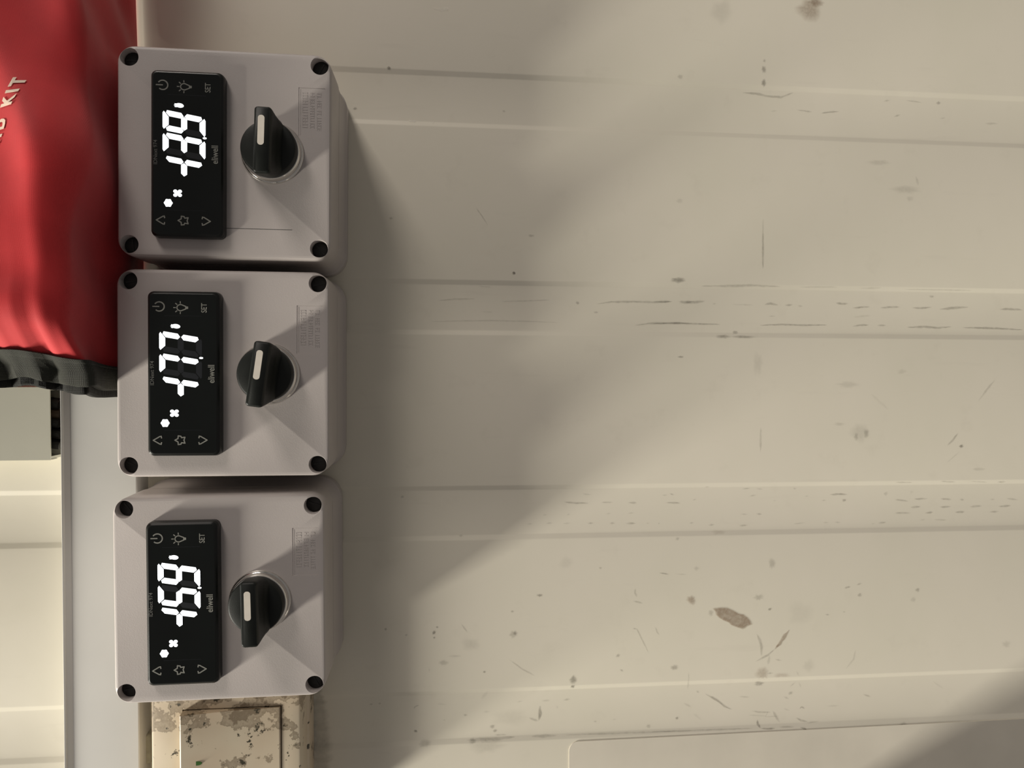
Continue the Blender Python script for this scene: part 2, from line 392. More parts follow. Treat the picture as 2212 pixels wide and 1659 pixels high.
# scuffs, scratches and stains on the paint, given where they are in the photograph (zoom tile origin, tile pixels)
TS = 800.0 / 2212.0
def tile(ox, oy, pts): return [at(ox + x * TS, oy + y * TS) for x, y in pts]
T1, T2, T3, T4, T5, T6 = (700, 0), (1412, 0), (700, 500), (1412, 500), (700, 1059), (1412, 1059)
STROKES = [
 # tile, points, width (tile px), density
 (T1, [(905,1240),(940,1290),(975,1345)], 7, .4),
 (T2, [(530,542),(610,546),(680,562),(760,568),(830,540)], 14, .5), (T2, [(855,642),(900,648),(945,655)], 9, .5),
 (T2, [(1000,663),(1050,655),(1105,653)], 10, .55), (T2, [(700,652),(735,648)], 9, .35), (T2, [(1375,588),(1410,583)], 9, .4),
 (T2, [(1435,682),(1475,668)], 9, .45), (T2, [(1510,583),(1600,595)], 8, .35), (T2, [(1710,692),(1745,686)], 8, .35),
 (T2, [(650,1300),(648,1450),(648,1590)], 11, .26), (T2, [(1560,1040),(1577,1095)], 16, .3), (T2, [(1980,720),(2060,720)], 12, .25),
 (T3, [(680,412),(780,402),(900,400)], 9, .35), (T3, [(640,538),(800,533),(1000,530),(1200,533),(1400,540)], 7, .3),
 (T3, [(1060,415),(1200,412),(1350,405)], 8, .3), (T3, [(920,325),(1000,330)], 7, .25), (T3, [(940,478),(1010,480)], 7, .22),
 (T3, [(1630,428),(1720,415),(1850,413),(1960,417),(2080,412)], 12, .55), (T3, [(2120,412),(2212,412)], 12, .5),
 (T3, [(1860,555),(1940,543),(2100,540),(2200,542)], 11, .55),
 (T4, [(0,412),(110,412)], 12, .5), (T4, [(155,420),(230,416),(310,408)], 14, .55), (T4, [(350,425),(380,422)], 8, .25),
 (T4, [(470,427),(600,430)], 7, .22), (T4, [(665,428),(700,420),(745,430)], 13, .6), (T4, [(790,430),(835,428)], 14, .6),
 (T4, [(865,434),(895,436)], 12, .45), (T4, [(1095,416),(1130,422),(1165,418)], 14, .6), (T4, [(1195,446),(1245,440),(1295,438)], 11, .6),
 (T4, [(1360,443),(1415,440),(1475,438)], 12, .6), (T4, [(1550,443),(1610,445),(1665,438)], 12, .6),
 (T4, [(1715,450),(1800,442),(1885,438)], 14, .6), (T4, [(2075,450),(2140,448),(2212,453)], 13, .6),
 (T4, [(0,545),(150,540),(280,545),(400,547)], 11, .6), (T4, [(640,552),(760,546),(900,550),(1040,548)], 10, .65),
 (T4, [(1195,556),(1240,548),(1290,547)], 11, .6), (T4, [(1340,550),(1395,548)], 10, .5),
 (T4, [(1520,560),(1620,556),(1700,562),(1785,556)], 12, .65), (T4, [(1855,560),(1980,562),(2100,566),(2212,572)], 11, .65),
 (T4, [(690,497),(730,497)], 9, .45), (T4, [(285,318),(420,318),(580,314),(755,320)], 13, .42), (T4, [(870,322),(1100,322)], 8, .28),
 (T4, [(1235,328),(1360,326)], 8, .3), (T4, [(1200,500),(1300,490)], 10, .22), (T4, [(1500,333),(1900,338)], 6, .35),
 (T4, [(2040,870),(1990,930),(1940,1000)], 12, .35), (T4, [(1820,1190),(1790,1230),(1755,1265)], 12, .5),
 (T4, [(1830,1300),(1750,1370)], 8, .2), (T4, [(640,1165),(640,1310)], 13, .35), (T4, [(650,0),(650,215)], 11, .4),
 (T4, [(1905,1405),(1985,1405)], 15, .28), (T4, [(1400,1050),(1300,960)], 14, .14),
 (T4, [(1450,1487),(1550,1487)], 9, .35), (T4, [(1720,1480),(1810,1484)], 9, .4), (T4, [(1900,1480),(2000,1484)], 8, .35), (T4, [(2060,1482),(2110,1482)], 12, .5),
 (T4, [(1060,1564),(1110,1560),(1165,1562)], 11, .6), (T4, [(1450,1592),(1530,1600)], 10, .5), (T4, [(1565,1588),(1645,1585)], 10, .55),
 (T4, [(1725,1585),(1790,1590)], 11, .55), (T4, [(1840,1588),(1865,1592)], 11, .5), (T4, [(2120,1583),(2190,1590)], 10, .5),
 (T4, [(2020,1588),(2050,1588)], 8, .35), (T4, [(1545,1638),(1605,1633)], 11, .5), (T4, [(1720,1635),(1785,1632)], 11, .55),
 (T4, [(1900,1632),(1970,1628)], 11, .55), (T4, [(2070,1630),(2145,1625)], 12, .55), (T4, [(580,1575),(620,1568)], 9, .4),
 (T4, [(620,1530),(660,1532)], 9, .45), (T4, [(80,1615),(165,1618)], 9, .6), (T4, [(55,1572),(90,1570)], 8, .45),
 (T4, [(535,1532),(585,1526)], 8, .4), (T4, [(100,1562),(130,1570)], 8, .4), (T4, [(310,1522),(340,1520)], 8, .4), (T4, [(240,1600),(262,1594)], 8, .4),
 (T4, [(840,1526),(860,1530)], 9, .35), (T4, [(910,1574),(935,1572)], 8, .3), (T4, [(720,1602),(740,1600)], 8, .25), (T4, [(1010,1600),(1040,1598)], 8, .3),
 (T5, [(1440,68),(1510,76),(1585,74)], 11, .6), (T5, [(1660,70),(1730,70)], 8, .4), (T5, [(1820,70),(1875,72)], 10, .5),
 (T5, [(1330,198),(1370,194)], 10, .45), (T5, [(1435,198),(1475,195)], 10, .5), (T5, [(1580,197),(1615,195)], 11, .5),
 (T5, [(1710,195),(1745,194)], 10, .45), (T5, [(1810,196),(1870,195)], 10, .55), (T5, [(1310,148),(1340,145)], 8, .35),
 (T5, [(1455,147),(1475,140)], 8, .4), (T5, [(1215,203),(1255,200)], 8, .3), (T5, [(1690,140),(1720,135)], 7, .3), (T5, [(1820,135),(1860,132)], 8, .35),
 (T5, [(1930,195),(1950,193)], 8, .3), (T5, [(2000,195),(2015,193)], 8, .35), (T5, [(1550,20),(1600,24)], 7, .3),
 (T5, [(1300,1290),(1300,1335),(1294,1378)], 20, .8), (T5, [(1235,1362),(1262,1372),(1290,1380)], 13, .5),
 (T5, [(1775,1065),(1795,1077)], 12, .65), (T5, [(1855,820),(1875,825),(1905,885),(1945,965)], 7, .45), (T5, [(1850,820),(1870,824)], 9, .7),
 (T5, [(1985,810),(1995,840),(2010,860)], 8, .4), (T5, [(278,1286),(300,1284)], 11, .8), (T5, [(330,1280),(350,1279)], 11, .6),
 (T5, [(1115,1010),(1190,1065),(1265,1105)], 8, .4), (T5, [(825,795),(865,850)], 8, .35), (T5, [(840,1347),(865,1347)], 10, .6),
 (T5, [(545,1310),(552,1298),(577,1288)], 9, .5), (T5, [(1865,580),(1862,605),(1875,635)], 12, .4), (T5, [(1850,655),(1910,670)], 9, .45),
 (T5, [(1440,1255),(1480,1249)], 12, .45), (T5, [(1620,1382),(1642,1381)], 9, .45), (T5, [(2005,487),(2060,496)], 8, .4),
 (T5, [(860,1495),(960,1490),(1060,1484),(1150,1475)], 16, .5), (T5, [(1250,1472),(1400,1465)], 14, .45), (T5, [(1030,1465),(1100,1463)], 10, .4),
 (T5, [(1450,1462),(1800,1448),(2212,1432)], 9, .4), (T5, [(750,990),(825,990)], 12, .25), (T5, [(950,1250),(990,1200)], 18, .22),
 (T5, [(720,1380),(735,1375)], 9, .3), (T5, [(1160,1268),(1195,1262)], 9, .3), (T5, [(1310,1260),(1360,1258)], 9, .3), (T5, [(960,1328),(1000,1325)], 10, .28),
 (T5, [(1730,1372),(1760,1366)], 8, .3), (T5, [(1400,1290),(1408,1305)], 10, .3), (T5, [(680,1280),(740,1285)], 8, .22), (T5, [(635,1060),(637,1085)], 8, .3),
 (T6, [(1145,574),(1162,570),(1180,566)], 12, .65), (T6, [(1215,555),(1248,545)], 12, .6), (T6, [(1030,732),(1055,734)], 9, .7),
 (T6, [(1135,716),(1150,715)], 8, .5), (T6, [(620,850),(640,885),(650,930),(650,980)], 16, .5),
 (T6, [(730,940),(690,975),(615,1015)], 11, .45), (T6, [(700,975),(690,1035)], 14, .35), (T6, [(730,1000),(770,1010)], 8, .45),
 (T6, [(320,1213),(390,1252),(435,1288),(480,1307)], 11, .75), (T6, [(265,1195),(285,1207)], 10, .55), (T6, [(725,1315),(742,1345),(765,1380)], 14, .55),
 (T6, [(865,1355),(895,1370),(935,1378)], 12, .6), (T6, [(630,1368),(636,1395),(650,1413)], 12, .85), (T6, [(650,1415),(690,1417),(735,1413)], 9, .9),
 (T6, [(885,1408),(910,1414),(932,1427)], 10, .9), (T6, [(600,1315),(640,1322),(710,1322)], 9, .4), (T6, [(790,1228),(822,1242)], 10, .5),
 (T6, [(885,1300),(897,1290),(917,1300)], 9, .6), (T6, [(520,1230),(585,1232)], 8, .35), (T6, [(1265,1213),(1312,1227)], 10, .4),
 (T6, [(1212,940),(1200,1000),(1155,1055)], 10, .28), (T6, [(215,1080),(217,1190)], 10, .3), (T6, [(40,488),(100,496)], 7, .45), (T6, [(130,494),(205,496)], 6, .25),
 (T6, [(525,138),(570,138)], 9, .5), (T6, [(620,134),(655,137)], 9, .5), (T6, [(520,206),(570,203)], 10, .55), (T6, [(335,204),(370,200)], 10, .5),
 (T6, [(220,192),(245,190)], 10, .5), (T6, [(1090,182),(1125,184)], 8, .4), (T6, [(1350,187),(1400,182)], 9, .45), (T6, [(1020,186),(1055,184)], 8, .35),
 (T6, [(1450,126),(1545,126)], 10, .45), (T6, [(1630,126),(1680,121)], 12, .55), (T6, [(1810,120),(1870,118)], 12, .55), (T6, [(2015,118),(2070,115)], 9, .5),
 (T6, [(1685,165),(1760,167)], 8, .4), (T6, [(1600,168),(1635,164)], 8, .35), (T6, [(1310,192),(1330,190)], 8, .35), (T6, [(840,195),(910,187)], 8, .3),
 (T6, [(478,1454),(600,1447),(740,1440)], 7, .8), (T6, [(0,1440),(300,1428),(600,1415)], 8, .45), (T6, [(760,1408),(850,1404)], 10, .4), (T6, [(1480,1395),(1505,1395)], 26, .4),
 (T6, [(190,1270),(240,1295)], 9, .25), (T6, [(250,1330),(300,1370)], 14, .18), (T6, [(860,1070),(875,1100)], 10, .35), (T6, [(1680,1130),(1750,1180)], 9, .18),
 (T6, [(790,1300),(825,1312)], 10, .4), (T6, [(700,1310),(680,1350),(760,1345)], 7, .3), (T6, [(825,1170),(860,1140)], 9, .35), (T6, [(880,1140),(895,1175)], 9, .3),
 (T6, [(685,1085),(720,1083)], 10, .5), (T6, [(1050,1285),(1120,1280)], 9, .3), (T6, [(930,1385),(1000,1375)], 9, .35), (T6, [(580,1340),(690,1345)], 7, .25),
]
DOTS = [  # tile, centre, radii, density
 (T1, (380,408), (9,9), .8), (T1, (178,645), (10,7), .5), (T1, (1068,658), (8,6), .3), (T1, (395,1305), (9,7), .4), (T1, (1235,1405), (14,7), .3), (T1, (1130,1630), (9,8), .6),
 (T2, (650,405), (13,20), .5), (T2, (650,487), (13,18), .6), (T2, (653,355), (7,9), .35), (T2, (390,60), (55,60), .14), (T2, (150,452), (12,12), .3), (T2, (1700,598), (12,9), .4), (T2, (1500,1120), (90,22), .18), (T2, (150,1192), (18,12), .18), (T2, (1525,1175), (20,15), .16), (T2, (1340,960), (60,14), .16),
 (T3, (1132,246), (8,7), .8), (T3, (1515,422), (10,8), .45), (T3, (1625,478), (12,6), .35), (T3, (2110,285), (40,14), .35),
 (T4, (145,285), (40,14), .3), (T4, (410,620), (40,10), .5), (T4, (490,595), (14,10), .5), (T4, (530,622), (60,8), .5), (T4, (160,743), (14,6), .55), (T4, (1838,1270), (12,9), .75),
 (T4, (1230,1190), (50,50), .16), (T4, (1270,1195), (14,28), .35), (T4, (1210,1215), (12,20), .28), (T4, (1110,1140), (30,10), .18), (T4, (1665,375), (14,7), .35), (T4, (1148,1596), (12,8), .5), (T4, (1395,1557), (12,10), .25), (T4, (1480,825), (25,14), .14), (T4, (1160,905), (60,16), .16), (T4, (620,780), (26,60), .13),
 (T5, (1293,625), (15,8), .55), (T5, (1130,722), (8,6), .4), (T5, (663,850), (9,10), .75), (T5, (682,817), (6,5), .7), (T5, (665,880), (6,5), .7), (T5, (375,830), (7,7), .5), (T5, (720,1028), (24,14), .28), (T5, (1138,858), (20,18), .35), (T5, (1145,852), (8,9), .5),
 (T5, (965,1083), (7,6), .6), (T5, (1495,1125), (17,24), .6), (T5, (1492,1170), (11,9), .8), (T5, (557,1443), (9,8), .95), (T5, (1762,983), (11,10), .4), (T5, (2115,283), (10,8), .3), (T5, (1655,460), (8,6), .3), (T5, (895,1500), (16,14), .4), (T5, (980,1525), (90,36), .16), (T5, (610,1515), (30,18), .3), (T5, (1015,1415), (14,10), .4), (T5, (1120,1360), (90,40), .1), (T5, (1030,1440), (10,8), .5), (T5, (880,920), (45,30), .14), (T5, (2120,1360), (9,8), .35), (T5, (2098,1052), (20,14), .25), (T5, (1950,1408), (14,10), .3), (T5, (498,865), (7,6), .35), (T5, (1450,430), (40,30), .1), (T5, (470,42), (9,7), .3), (T5, (822,272), (9,6), .3),
 (T6, (348,725), (14,15), .3), (T6, (710,430), (18,26), .3), (T6, (630,632), (26,16), .3), (T6, (698,702), (9,7), .65), (T6, (1580,583), (12,11), .45), (T6, (1235,615), (11,10), .4), (T6, (1555,640), (16,14), .2), (T6, (2110,905), (24,18), .18),
 (T6, (880,730), (70,60), .08), (T6, (130,1055), (20,14), .22), (T6, (640,1150), (26,12), .5), (T6, (505,1505), (16,14), .25), (T6, (1495,1395), (22,20), .35), (T6, (930,1040), (30,34), .12), (T6, (150,1360), (8,7), .4), (T6, (830,1208), (14,8), .4), (T6, (260,460), (14,12), .2), (T6, (1550,0), (10, 10), .1),
]
BROWN_DOTS = [(T6, (230,650), (26,24), .55), (T6, (655,1085), (36,34), .3), (T2, (925,40), (72,62), .42), (T2, (960,5), (52,22), .5), (T6, (395,245), (40,12), .16), (T6, (770,1095), (50,12), .2)]
BROWN_STROKES = [(T6, [(815,825),(790,860),(760,905),(730,940)], 24, .75)]

class Marks:
    def __init__(s): s.v = []; s.f = []; s.a = []
    lift = 0.05
    def add(s, u, v, a):
        s.v.append(L(u, v, wall_d(v) + Marks.lift)); s.a.append(a); return len(s.v) - 1
    def stroke(s, pts, w, a, rnd):
        Marks.lift += .0004
        P = []
        for (x0, y0), (x1, y1) in zip(pts, pts[1:]):
            n = max(2, int(math.hypot(x1 - x0, y1 - y0) / 1.5))
            for i in range(n): P.append((x0 + (x1 - x0) * i / n, y0 + (y1 - y0) * i / n))
        P.append(pts[-1])
        rows = []
        for i, p in enumerate(P):
            q0 = P[max(i - 1, 0)]; q1 = P[min(i + 1, len(P) - 1)]
            tx, ty = q1[0] - q0[0], q1[1] - q0[1]; l = math.hypot(tx, ty) or 1
            nx, ny = -ty / l, tx / l
            k = min(1, 0.35 + 2.2 * min(i, len(P) - 1 - i) / max(1, len(P) - 1))
            ww = w * k * rnd.uniform(.75, 1.2); aa = a * rnd.uniform(.65, 1.1) * (0.3 if i in (0, len(P) - 1) else 1)
            j = rnd.uniform(-.12, .12) * w
            rows.append([s.add(p[0] + nx * (ww * t + j), p[1] + ny * (ww * t + j), b) for t, b in ((-1, 0), (-.4, aa), (.4, aa), (1, 0))])
        for r0, r1 in zip(rows, rows[1:]):
            for k in range(3): s.f.append((r0[k], r0[k + 1], r1[k + 1], r1[k]))
    def dot(s, c, ru, rv, a, rnd, n=16, rough=.25, core=.45):
        Marks.lift += .0004
        m = s.add(c[0], c[1], a); ri = []; ro = []
        for i in range(n):
            t = 2 * math.pi * i / n; k = rnd.uniform(1 - rough, 1 + rough)
            ri.append(s.add(c[0] + ru * core * k * math.cos(t), c[1] + rv * core * k * math.sin(t), a * rnd.uniform(.8, 1)))
            ro.append(s.add(c[0] + ru * k * math.cos(t), c[1] + rv * k * math.sin(t), 0))
        for i in range(n):
            j = (i + 1) % n
            s.f += [(m, ri[i], ri[j]), (ri[i], ro[i], ro[j], ri[j])]
    def blob(s, poly, a, rnd, grow=1.12):
        cu = sum(p[0] for p in poly) / len(poly); cv = sum(p[1] for p in poly) / len(poly)
        m = s.add(cu, cv, a * .75)
        r1 = [s.add(cu + (x - cu) * .55, cv + (y - cv) * .55, a * rnd.uniform(.7, .95)) for x, y in poly]
        r2 = [s.add(cu + (x - cu) * .95, cv + (y - cv) * .95, a) for x, y in poly]
        r3 = [s.add(cu + (x - cu) * grow, cv + (y - cv) * grow, 0) for x, y in poly]
        n = len(poly)
        for i in range(n):
            j = (i + 1) % n
            s.f += [(m, r1[i], r1[j]), (r1[i], r2[i], r2[j], r1[j]), (r2[i], r3[i], r3[j], r2[j])]
    def build(s, name, mat):
        me = bpy.data.meshes.new(name); me.from_pydata(s.v, [], s.f)
        at_ = me.attributes.new('dirt_amount', 'FLOAT', 'POINT')
        at_.data.foreach_set('value', s.a)
        o = link(name, me, mat, wall); o['kind'] = 'stuff'
        return o
rnd = random.Random(5)
MMT = TS * 0.2446   # tile px to mm on the wall
mk = Marks()
for t, pts, w, a in STROKES: mk.stroke(tile(*t, pts), w * MMT * .72, a * .9, rnd)
for t, c, (ru, rv), a in DOTS: mk.dot(tile(*t, [c])[0], ru * MMT * 1.35, rv * MMT * 1.35, min(1, a * 1.3), rnd)
mk.build('scuff_mark', M['dirt'])
mb = Marks()
for t, pts, w, a in BROWN_STROKES: mb.stroke(tile(*t, pts), w * MMT * .6, a, rnd)
for t, c, (ru, rv), a in BROWN_DOTS: mb.dot(tile(*t, [c])[0], ru * MMT * 1.25, rv * MMT * 1.25, a, rnd)
mb.blob(tile(*T6, [(366,702),(385,700),(410,696),(445,697),(480,712),(510,730),(540,736),(565,755),(578,772),(587,790),(560,800),(545,812),(533,817),(500,806),(470,795),(455,780),(425,768),(400,752),(385,738),(380,718)]), .72, rnd)
mb.build('brown_stain', M['brown'])
mc = Marks()
mc.stroke(tile(*T1, [(640,50),(690,58),(720,52),(735,60)]), 1.4, .5, rnd)
mc.stroke(tile(*T1, [(495,718),(520,720),(548,722)]), .7, .9, rnd); mc.stroke(tile(*T1, [(640,726),(655,727)]), .7, .9, rnd)
mc.build('paint_chip', M['chip'])
mm_ = Marks()  # plain dark strips on the wall along both sides of the switch housing
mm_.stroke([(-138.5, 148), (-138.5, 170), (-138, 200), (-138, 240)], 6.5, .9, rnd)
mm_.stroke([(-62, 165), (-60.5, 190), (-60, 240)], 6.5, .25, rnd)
mm_.build('dark_streak', M['mould'])

# ---------------------------------------------------------------- old sticker film, lower middle
u0, v0 = at(1229, 1600)
t = thing('sticker', u0 + 75, v0 + 60, 0, 'large faded cream film stuck low on the wall, its rounded corner below the lowest rib', 'sticker')
bm = bmesh.new()
pl = [(a, b) for a, b in rrect(190, 60, 5, 6)]
prism(bm, pl, 0.05, 0.45)
part('film', bm, M['patch'], t, (115, 0.5, 0))

# ---------------------------------------------------------------- control boxes
def screw_mesh():
    bm = bmesh.new()
    loft(bm, [circ(3.75, 5, 24), circ(3.75, 46, 24), circ(3.0, 46.5, 24)])  # near-black screw, raised almost to the lid face, standing in for the hole's shade
    boxm(bm, -2.6, 2.6, -.35, .35, 46.3, 46.8)
    return finish('lid_screw', bm)
def base_mesh():
    bm = bmesh.new()
    rloft(bm, [(47.3, 47.3, 10.5, 0), (47.6, 47.6, 10.8, 1.0), (47.6, 47.6, 10.8, 8.2), (46.9, 46.9, 10.2, 9.2), (46.3, 46.3, 9.4, 27.5), (45.4, 45.4, 8.6, 27.8), (45.4, 45.4, 8.6, 28.6)], 9); bmesh.ops.delete(bm, geom=[f for f in bm.faces if len(f.verts) > 4 and f.calc_center_median().y < -.02], context='FACES_ONLY')
    return finish('base', bm)
HOLE = [(a, b) for a in (-40.8, 40.8) for b in (-40.8, 40.8)]
def lid_mesh():
    bm = bmesh.new()
    rloft(bm, [(46.4, 46.4, 8.8, 29), (46.5, 46.5, 8.8, 30), (46.0, 46.0, 7.6, 48.6), (45.7, 45.7, 7.3, 50.1), (45.1, 45.1, 6.9, 50.8), (44.3, 44.3, 6.4, 51.0)], 9)
    lid = finish('lid', bm)
    cut = []
    for a, b in HOLE:
        c = bmesh.new(); loft(c, [circ(3.85, 20, 32, a, b), circ(3.85, 50.6, 32, a, b), circ(4.3, 51.6, 32, a, b)]); cut.append(finish('c', c))
    c = bmesh.new(); boxm(c, 31.6, 43.2, -30.8, -9.2, 50.84, 53); cut.append(finish('c', c, False))
    return boolean(lid, cut)
def emblem_mesh():
    r = random.Random(3); bm = bmesh.new()
    for row, (uc, h) in enumerate(((34.4, 2.3), (37.6, 1.9), (40.6, 1.9))):
        v = -28.6
        while v < -12.5:
            w = r.uniform(.55, 1.0)
            boxm(bm, uc - h / 2, uc + h / 2, v, v + .26, 50.8, 50.93)
            if r.random() < .6: boxm(bm, uc - h / 2, uc - h / 2 + .26, v, v + w, 50.8, 50.93)
            if r.random() < .5: boxm(bm, uc + h / 2 - .26, uc + h / 2, v, v + w, 50.8, 50.93)
            if r.random() < .4: boxm(bm, uc - .13, uc + .13, v, v + w, 50.8, 50.93)
            v += w + .45
            if row and r.random() < .12: v += .8
    boxm(bm, 32.2, 32.45, -30.0, -9.8, 50.8, 50.93)
    return finish('raised_lettering', bm, False)

# temperature controller front, module coordinates with text right = -v, text up = -u, lid surface at d 0
SEG = {'a': 0, 'b': 1, 'c': 2, 'd': 3, 'e': 4, 'f': 5, 'g': 6}
DIG = {'3': 'abgcd', '9': 'abcdfg', '7': 'abc', '5': 'afgcd', '1': 'bc', '8': 'abcdefg'}
SH = 0.17
def tpt(x, y): return (-y, -(x + SH * (y - 1.1)))     # (tx,ty) -> (u,v) with the slant of the digits
def segs(bm, s, xb, yc=1.1, w=6.35, h=15.4, th=2.5, d0=0, d1=.12):
    """seven segment character whose right-hand strokes stand at tx = xb"""
    g = .22; H = h / 2; q = th / 2
    def hseg(y, k):
        x0, x1 = xb - w, xb
        if k == 0: p = [(x0 + g, y), (x0 + q, y + q), (x1 - q, y + q), (x1 - g, y), (x1 - q, y - q), (x0 + q, y - q)]
        elif k > 0: p = [(x0 - q * .55, y + q * .6), (x0 + q * .1, y + q), (x1 - q * .1, y + q), (x1 + q * .55, y + q * .6), (x1 - q - g, y - q), (x0 + q + g, y - q)]
        else: p = [(x0 - q * .55, y - q * .6), (x0 + q * .1, y - q), (x1 - q * .1, y - q), (x1 + q * .55, y - q * .6), (x1 - q - g, y + q), (x0 + q + g, y + q)]
        return p
    def vseg(x, up, side):
        ya, yb = (yc + g, yc + H - g) if up else (yc - H + g, yc - g)
        m = 1 if up else -1
        near, far = (ya, yb) if up else (yb, ya)
        i = -side                                            # inner direction
        return [(x, near), (x + i * q * .95, near + m * q * .8), (x + i * q * .95, far - m * q * 1.05), (x - i * q * .1, far + m * q * .05), (x - i * q, far - m * q * .3), (x - i * q, near + m * q * .8)]
    for c in s:
        p = {'a': lambda: hseg(yc + H, 1), 'g': lambda: hseg(yc, 0), 'd': lambda: hseg(yc - H, -1),
             'b': lambda: vseg(xb, True, 1), 'c': lambda: vseg(xb, False, 1), 'f': lambda: vseg(xb - w, True, -1), 'e': lambda: vseg(xb - w, False, -1)}[c]()
        prism(bm, [tpt(*k) for k in p], d0, d1)
def flat(bm, pts, d0=0, d1=.1): prism(bm, [(-y, -x) for x, y in pts], d0, d1)
def stroke_poly(bm, pts, w, d0=0, d1=.1, closed=False):
    P = pts + ([pts[0]] if closed else [])
    for (x0, y0), (x1, y1) in zip(P, P[1:]):
        l = math.hypot(x1 - x0, y1 - y0) or 1; a, b = (x1 - x0) / l, (y1 - y0) / l
        e = w * .35
        flat(bm, [(x0 - a * e - b * w / 2, y0 - b * e + a * w / 2), (x1 + a * e - b * w / 2, y1 + b * e + a * w / 2), (x1 + a * e + b * w / 2, y1 + b * e - a * w / 2), (x0 - a * e + b * w / 2, y0 - b * e - a * w / 2)], d0, d1)
def ic_power():
    bm = bmesh.new(); pts = [(2.0 * math.sin(math.radians(a)), 2.1 * math.cos(math.radians(a))) for a in range(38, 323, 15)]
    stroke_poly(bm, pts, .52); stroke_poly(bm, [(0, .1), (0, 2.7)], .5); return bm
def ic_lamp():
    bm = bmesh.new()
    pts = [(1.35 * math.sin(math.radians(a)), .3 + 1.5 * math.cos(math.radians(a))) for a in range(-125, 126, 25)]
    stroke_poly(bm, pts + [(.55, -1.9), (-.55, -1.9)], .45, closed=True)
    flat(bm, [(-.6, -1.8), (.6, -1.8), (.5, -2.9), (-.5, -2.9)])
    for a in (-88, -45, 0, 45, 88):
        s, c = math.sin(math.radians(a)), math.cos(math.radians(a))
        stroke_poly(bm, [(1.95 * s, .3 + 2.1 * c), (2.6 * s, .3 + 2.9 * c)], .42)
    return bm
def ic_arrow(k):
    bm = bmesh.new()
    stroke_poly(bm, [(-1.0, -1.5 * k), (-1.75, -1.35 * k), (-1.6, -.7 * k), (0, 1.95 * k), (1.6, -.7 * k), (1.75, -1.35 * k), (1.0, -1.5 * k)], .5)
    return bm
def ic_star():
    bm = bmesh.new()
    stroke_poly(bm, [(0, 2.3), (.75, 1.0), (1.9, .9), (1.75, -.2), (1.1, -.5), (1.3, -1.9), (.0, -1.5), (-1.3, -1.9), (-1.1, -.5), (-1.75, -.2), (-1.9, .9), (-.75, 1.0)], .5, closed=True)
    return bm
def ic_flake():
    bm = bmesh.new()
    pts = []
    for i in range(24):
        r = 1.75 * (1.08 if i % 4 == 0 else (.98 if i % 2 else .9)); pts.append((r * math.sin(2 * math.pi * i / 24), r * math.cos(2 * math.pi * i / 24)))
    flat(bm, pts); return bm
def ic_fan():
    bm = bmesh.new()
    for a, b in ((-.82, .95), (.82, .95), (-.82, -.95), (.82, -.95)):
        flat(bm, [(a + .76 * math.cos(t * math.pi / 6), b + .88 * math.sin(t * math.pi / 6)) for t in range(12)])
    flat(bm, [(.7 * math.cos(t * math.pi / 6), .7 * math.sin(t * math.pi / 6)) for t in range(12)], 0, .11); return bm
def ic_degree():
    bm = bmesh.new()
    flat(bm, [(.95 * math.cos(t * math.pi / 10) + (.16 * math.sin(t * math.pi / 10)), -.2 + 1.75 * math.sin(t * math.pi / 10)) for t in range(20)])
    for x in (-.6, .0, .55): flat(bm, [(x - .2, 1.0), (x + .2, 1.0), (x + .25, 2.1 - abs(x) * .4), (x - .1, 2.1 - abs(x) * .4)])
    return bm
def dot_mesh():
    bm = bmesh.new(); flat(bm, [(.45 * math.cos(t * math.pi / 8), .85 * math.sin(t * math.pi / 8)) for t in range(16)]); return bm
def case_mesh():
    bm = bmesh.new()
    rloft(bm, [(15.4, 36.1, 2.4, -8), (15.4, 36.1, 2.6, 2.6), (15.1, 35.8, 2.5, 4.1), (14.3, 35.0, 2.0, 4.9), (14.0, 34.7, 1.9, 5.0)], 6)
    return bm
def window_mesh():
    bm = bmesh.new(); rloft(bm, [(13.9, 34.6, 1.8, 4.99), (13.9, 34.6, 1.8, 5.05)], 5); return bm
def frame_lines():
    bm = bmesh.new()
    stroke_poly(bm, [(0, -8), (0, 8)], .12, 0, .04)
    return bm
def cached(key, fn):
    if key not in MESH:
        r = fn(); MESH[key] = finish(key, r, False) if isinstance(r, bmesh.types.BMesh) else r
    return MESH[key]
def ring_mesh():
    bm = bmesh.new(); n = 56
    secs = [(13.6, 0), (13.7, .5), (13.3, 1.3), (12.9, 1.6), (12.7, 3.6), (12.2, 4.3), (11.9, 4.4)]
    loft(bm, [circ(r, d, n) for r, d in secs]); return finish('chrome_ring', bm)
def dial_mesh():
    bm = bmesh.new(); n = 56
    loft(bm, [circ(r, d, n) for r, d in ((11.7, 3.5), (11.9, 4.6), (11.9, 8.4), (11.5, 9.1), (10.8, 9.4), (6, 9.45))]); return finish('dial', bm)
def grip_mesh():
    """bar grip along v, flared at its foot"""
    bm = bmesh.new()
    def sec(l0, l1, w, r, d):
        pts = []
        for cu, cv, a0 in ((w - r, l1 - r, 0), (-w + r, l1 - r, 90), (-w + r, l0 + r, 180), (w - r, l0 + r, 270)):
            for i in range(5):
                a = math.radians(a0 + 22.5 * i); pts.append((cu + r * math.cos(a), cv + r * math.sin(a), d))
        return pts
    loft(bm, [sec(-13.0, 12.8, 6.6, 5.2, 8.9), sec(-13.2, 13.0, 5.6, 4.2, 10.2), sec(-13.6, 13.6, 4.4, 2.8, 13), sec(-13.9, 13.9, 3.7, 1.6, 18),
              sec(-13.8, 13.9, 3.5, 1.4, 19.8), sec(-13.2, 13.3, 3.0, 1.1, 20.5)])
    return finish('grip', bm, True, 50)
def pointer_mesh():
    bm = bmesh.new(); rloft(bm, [(1.35, 6.2, 1.2, 20.4), (1.35, 6.2, 1.2, 20.62)], 5); return finish('pointer_mark', bm, False)

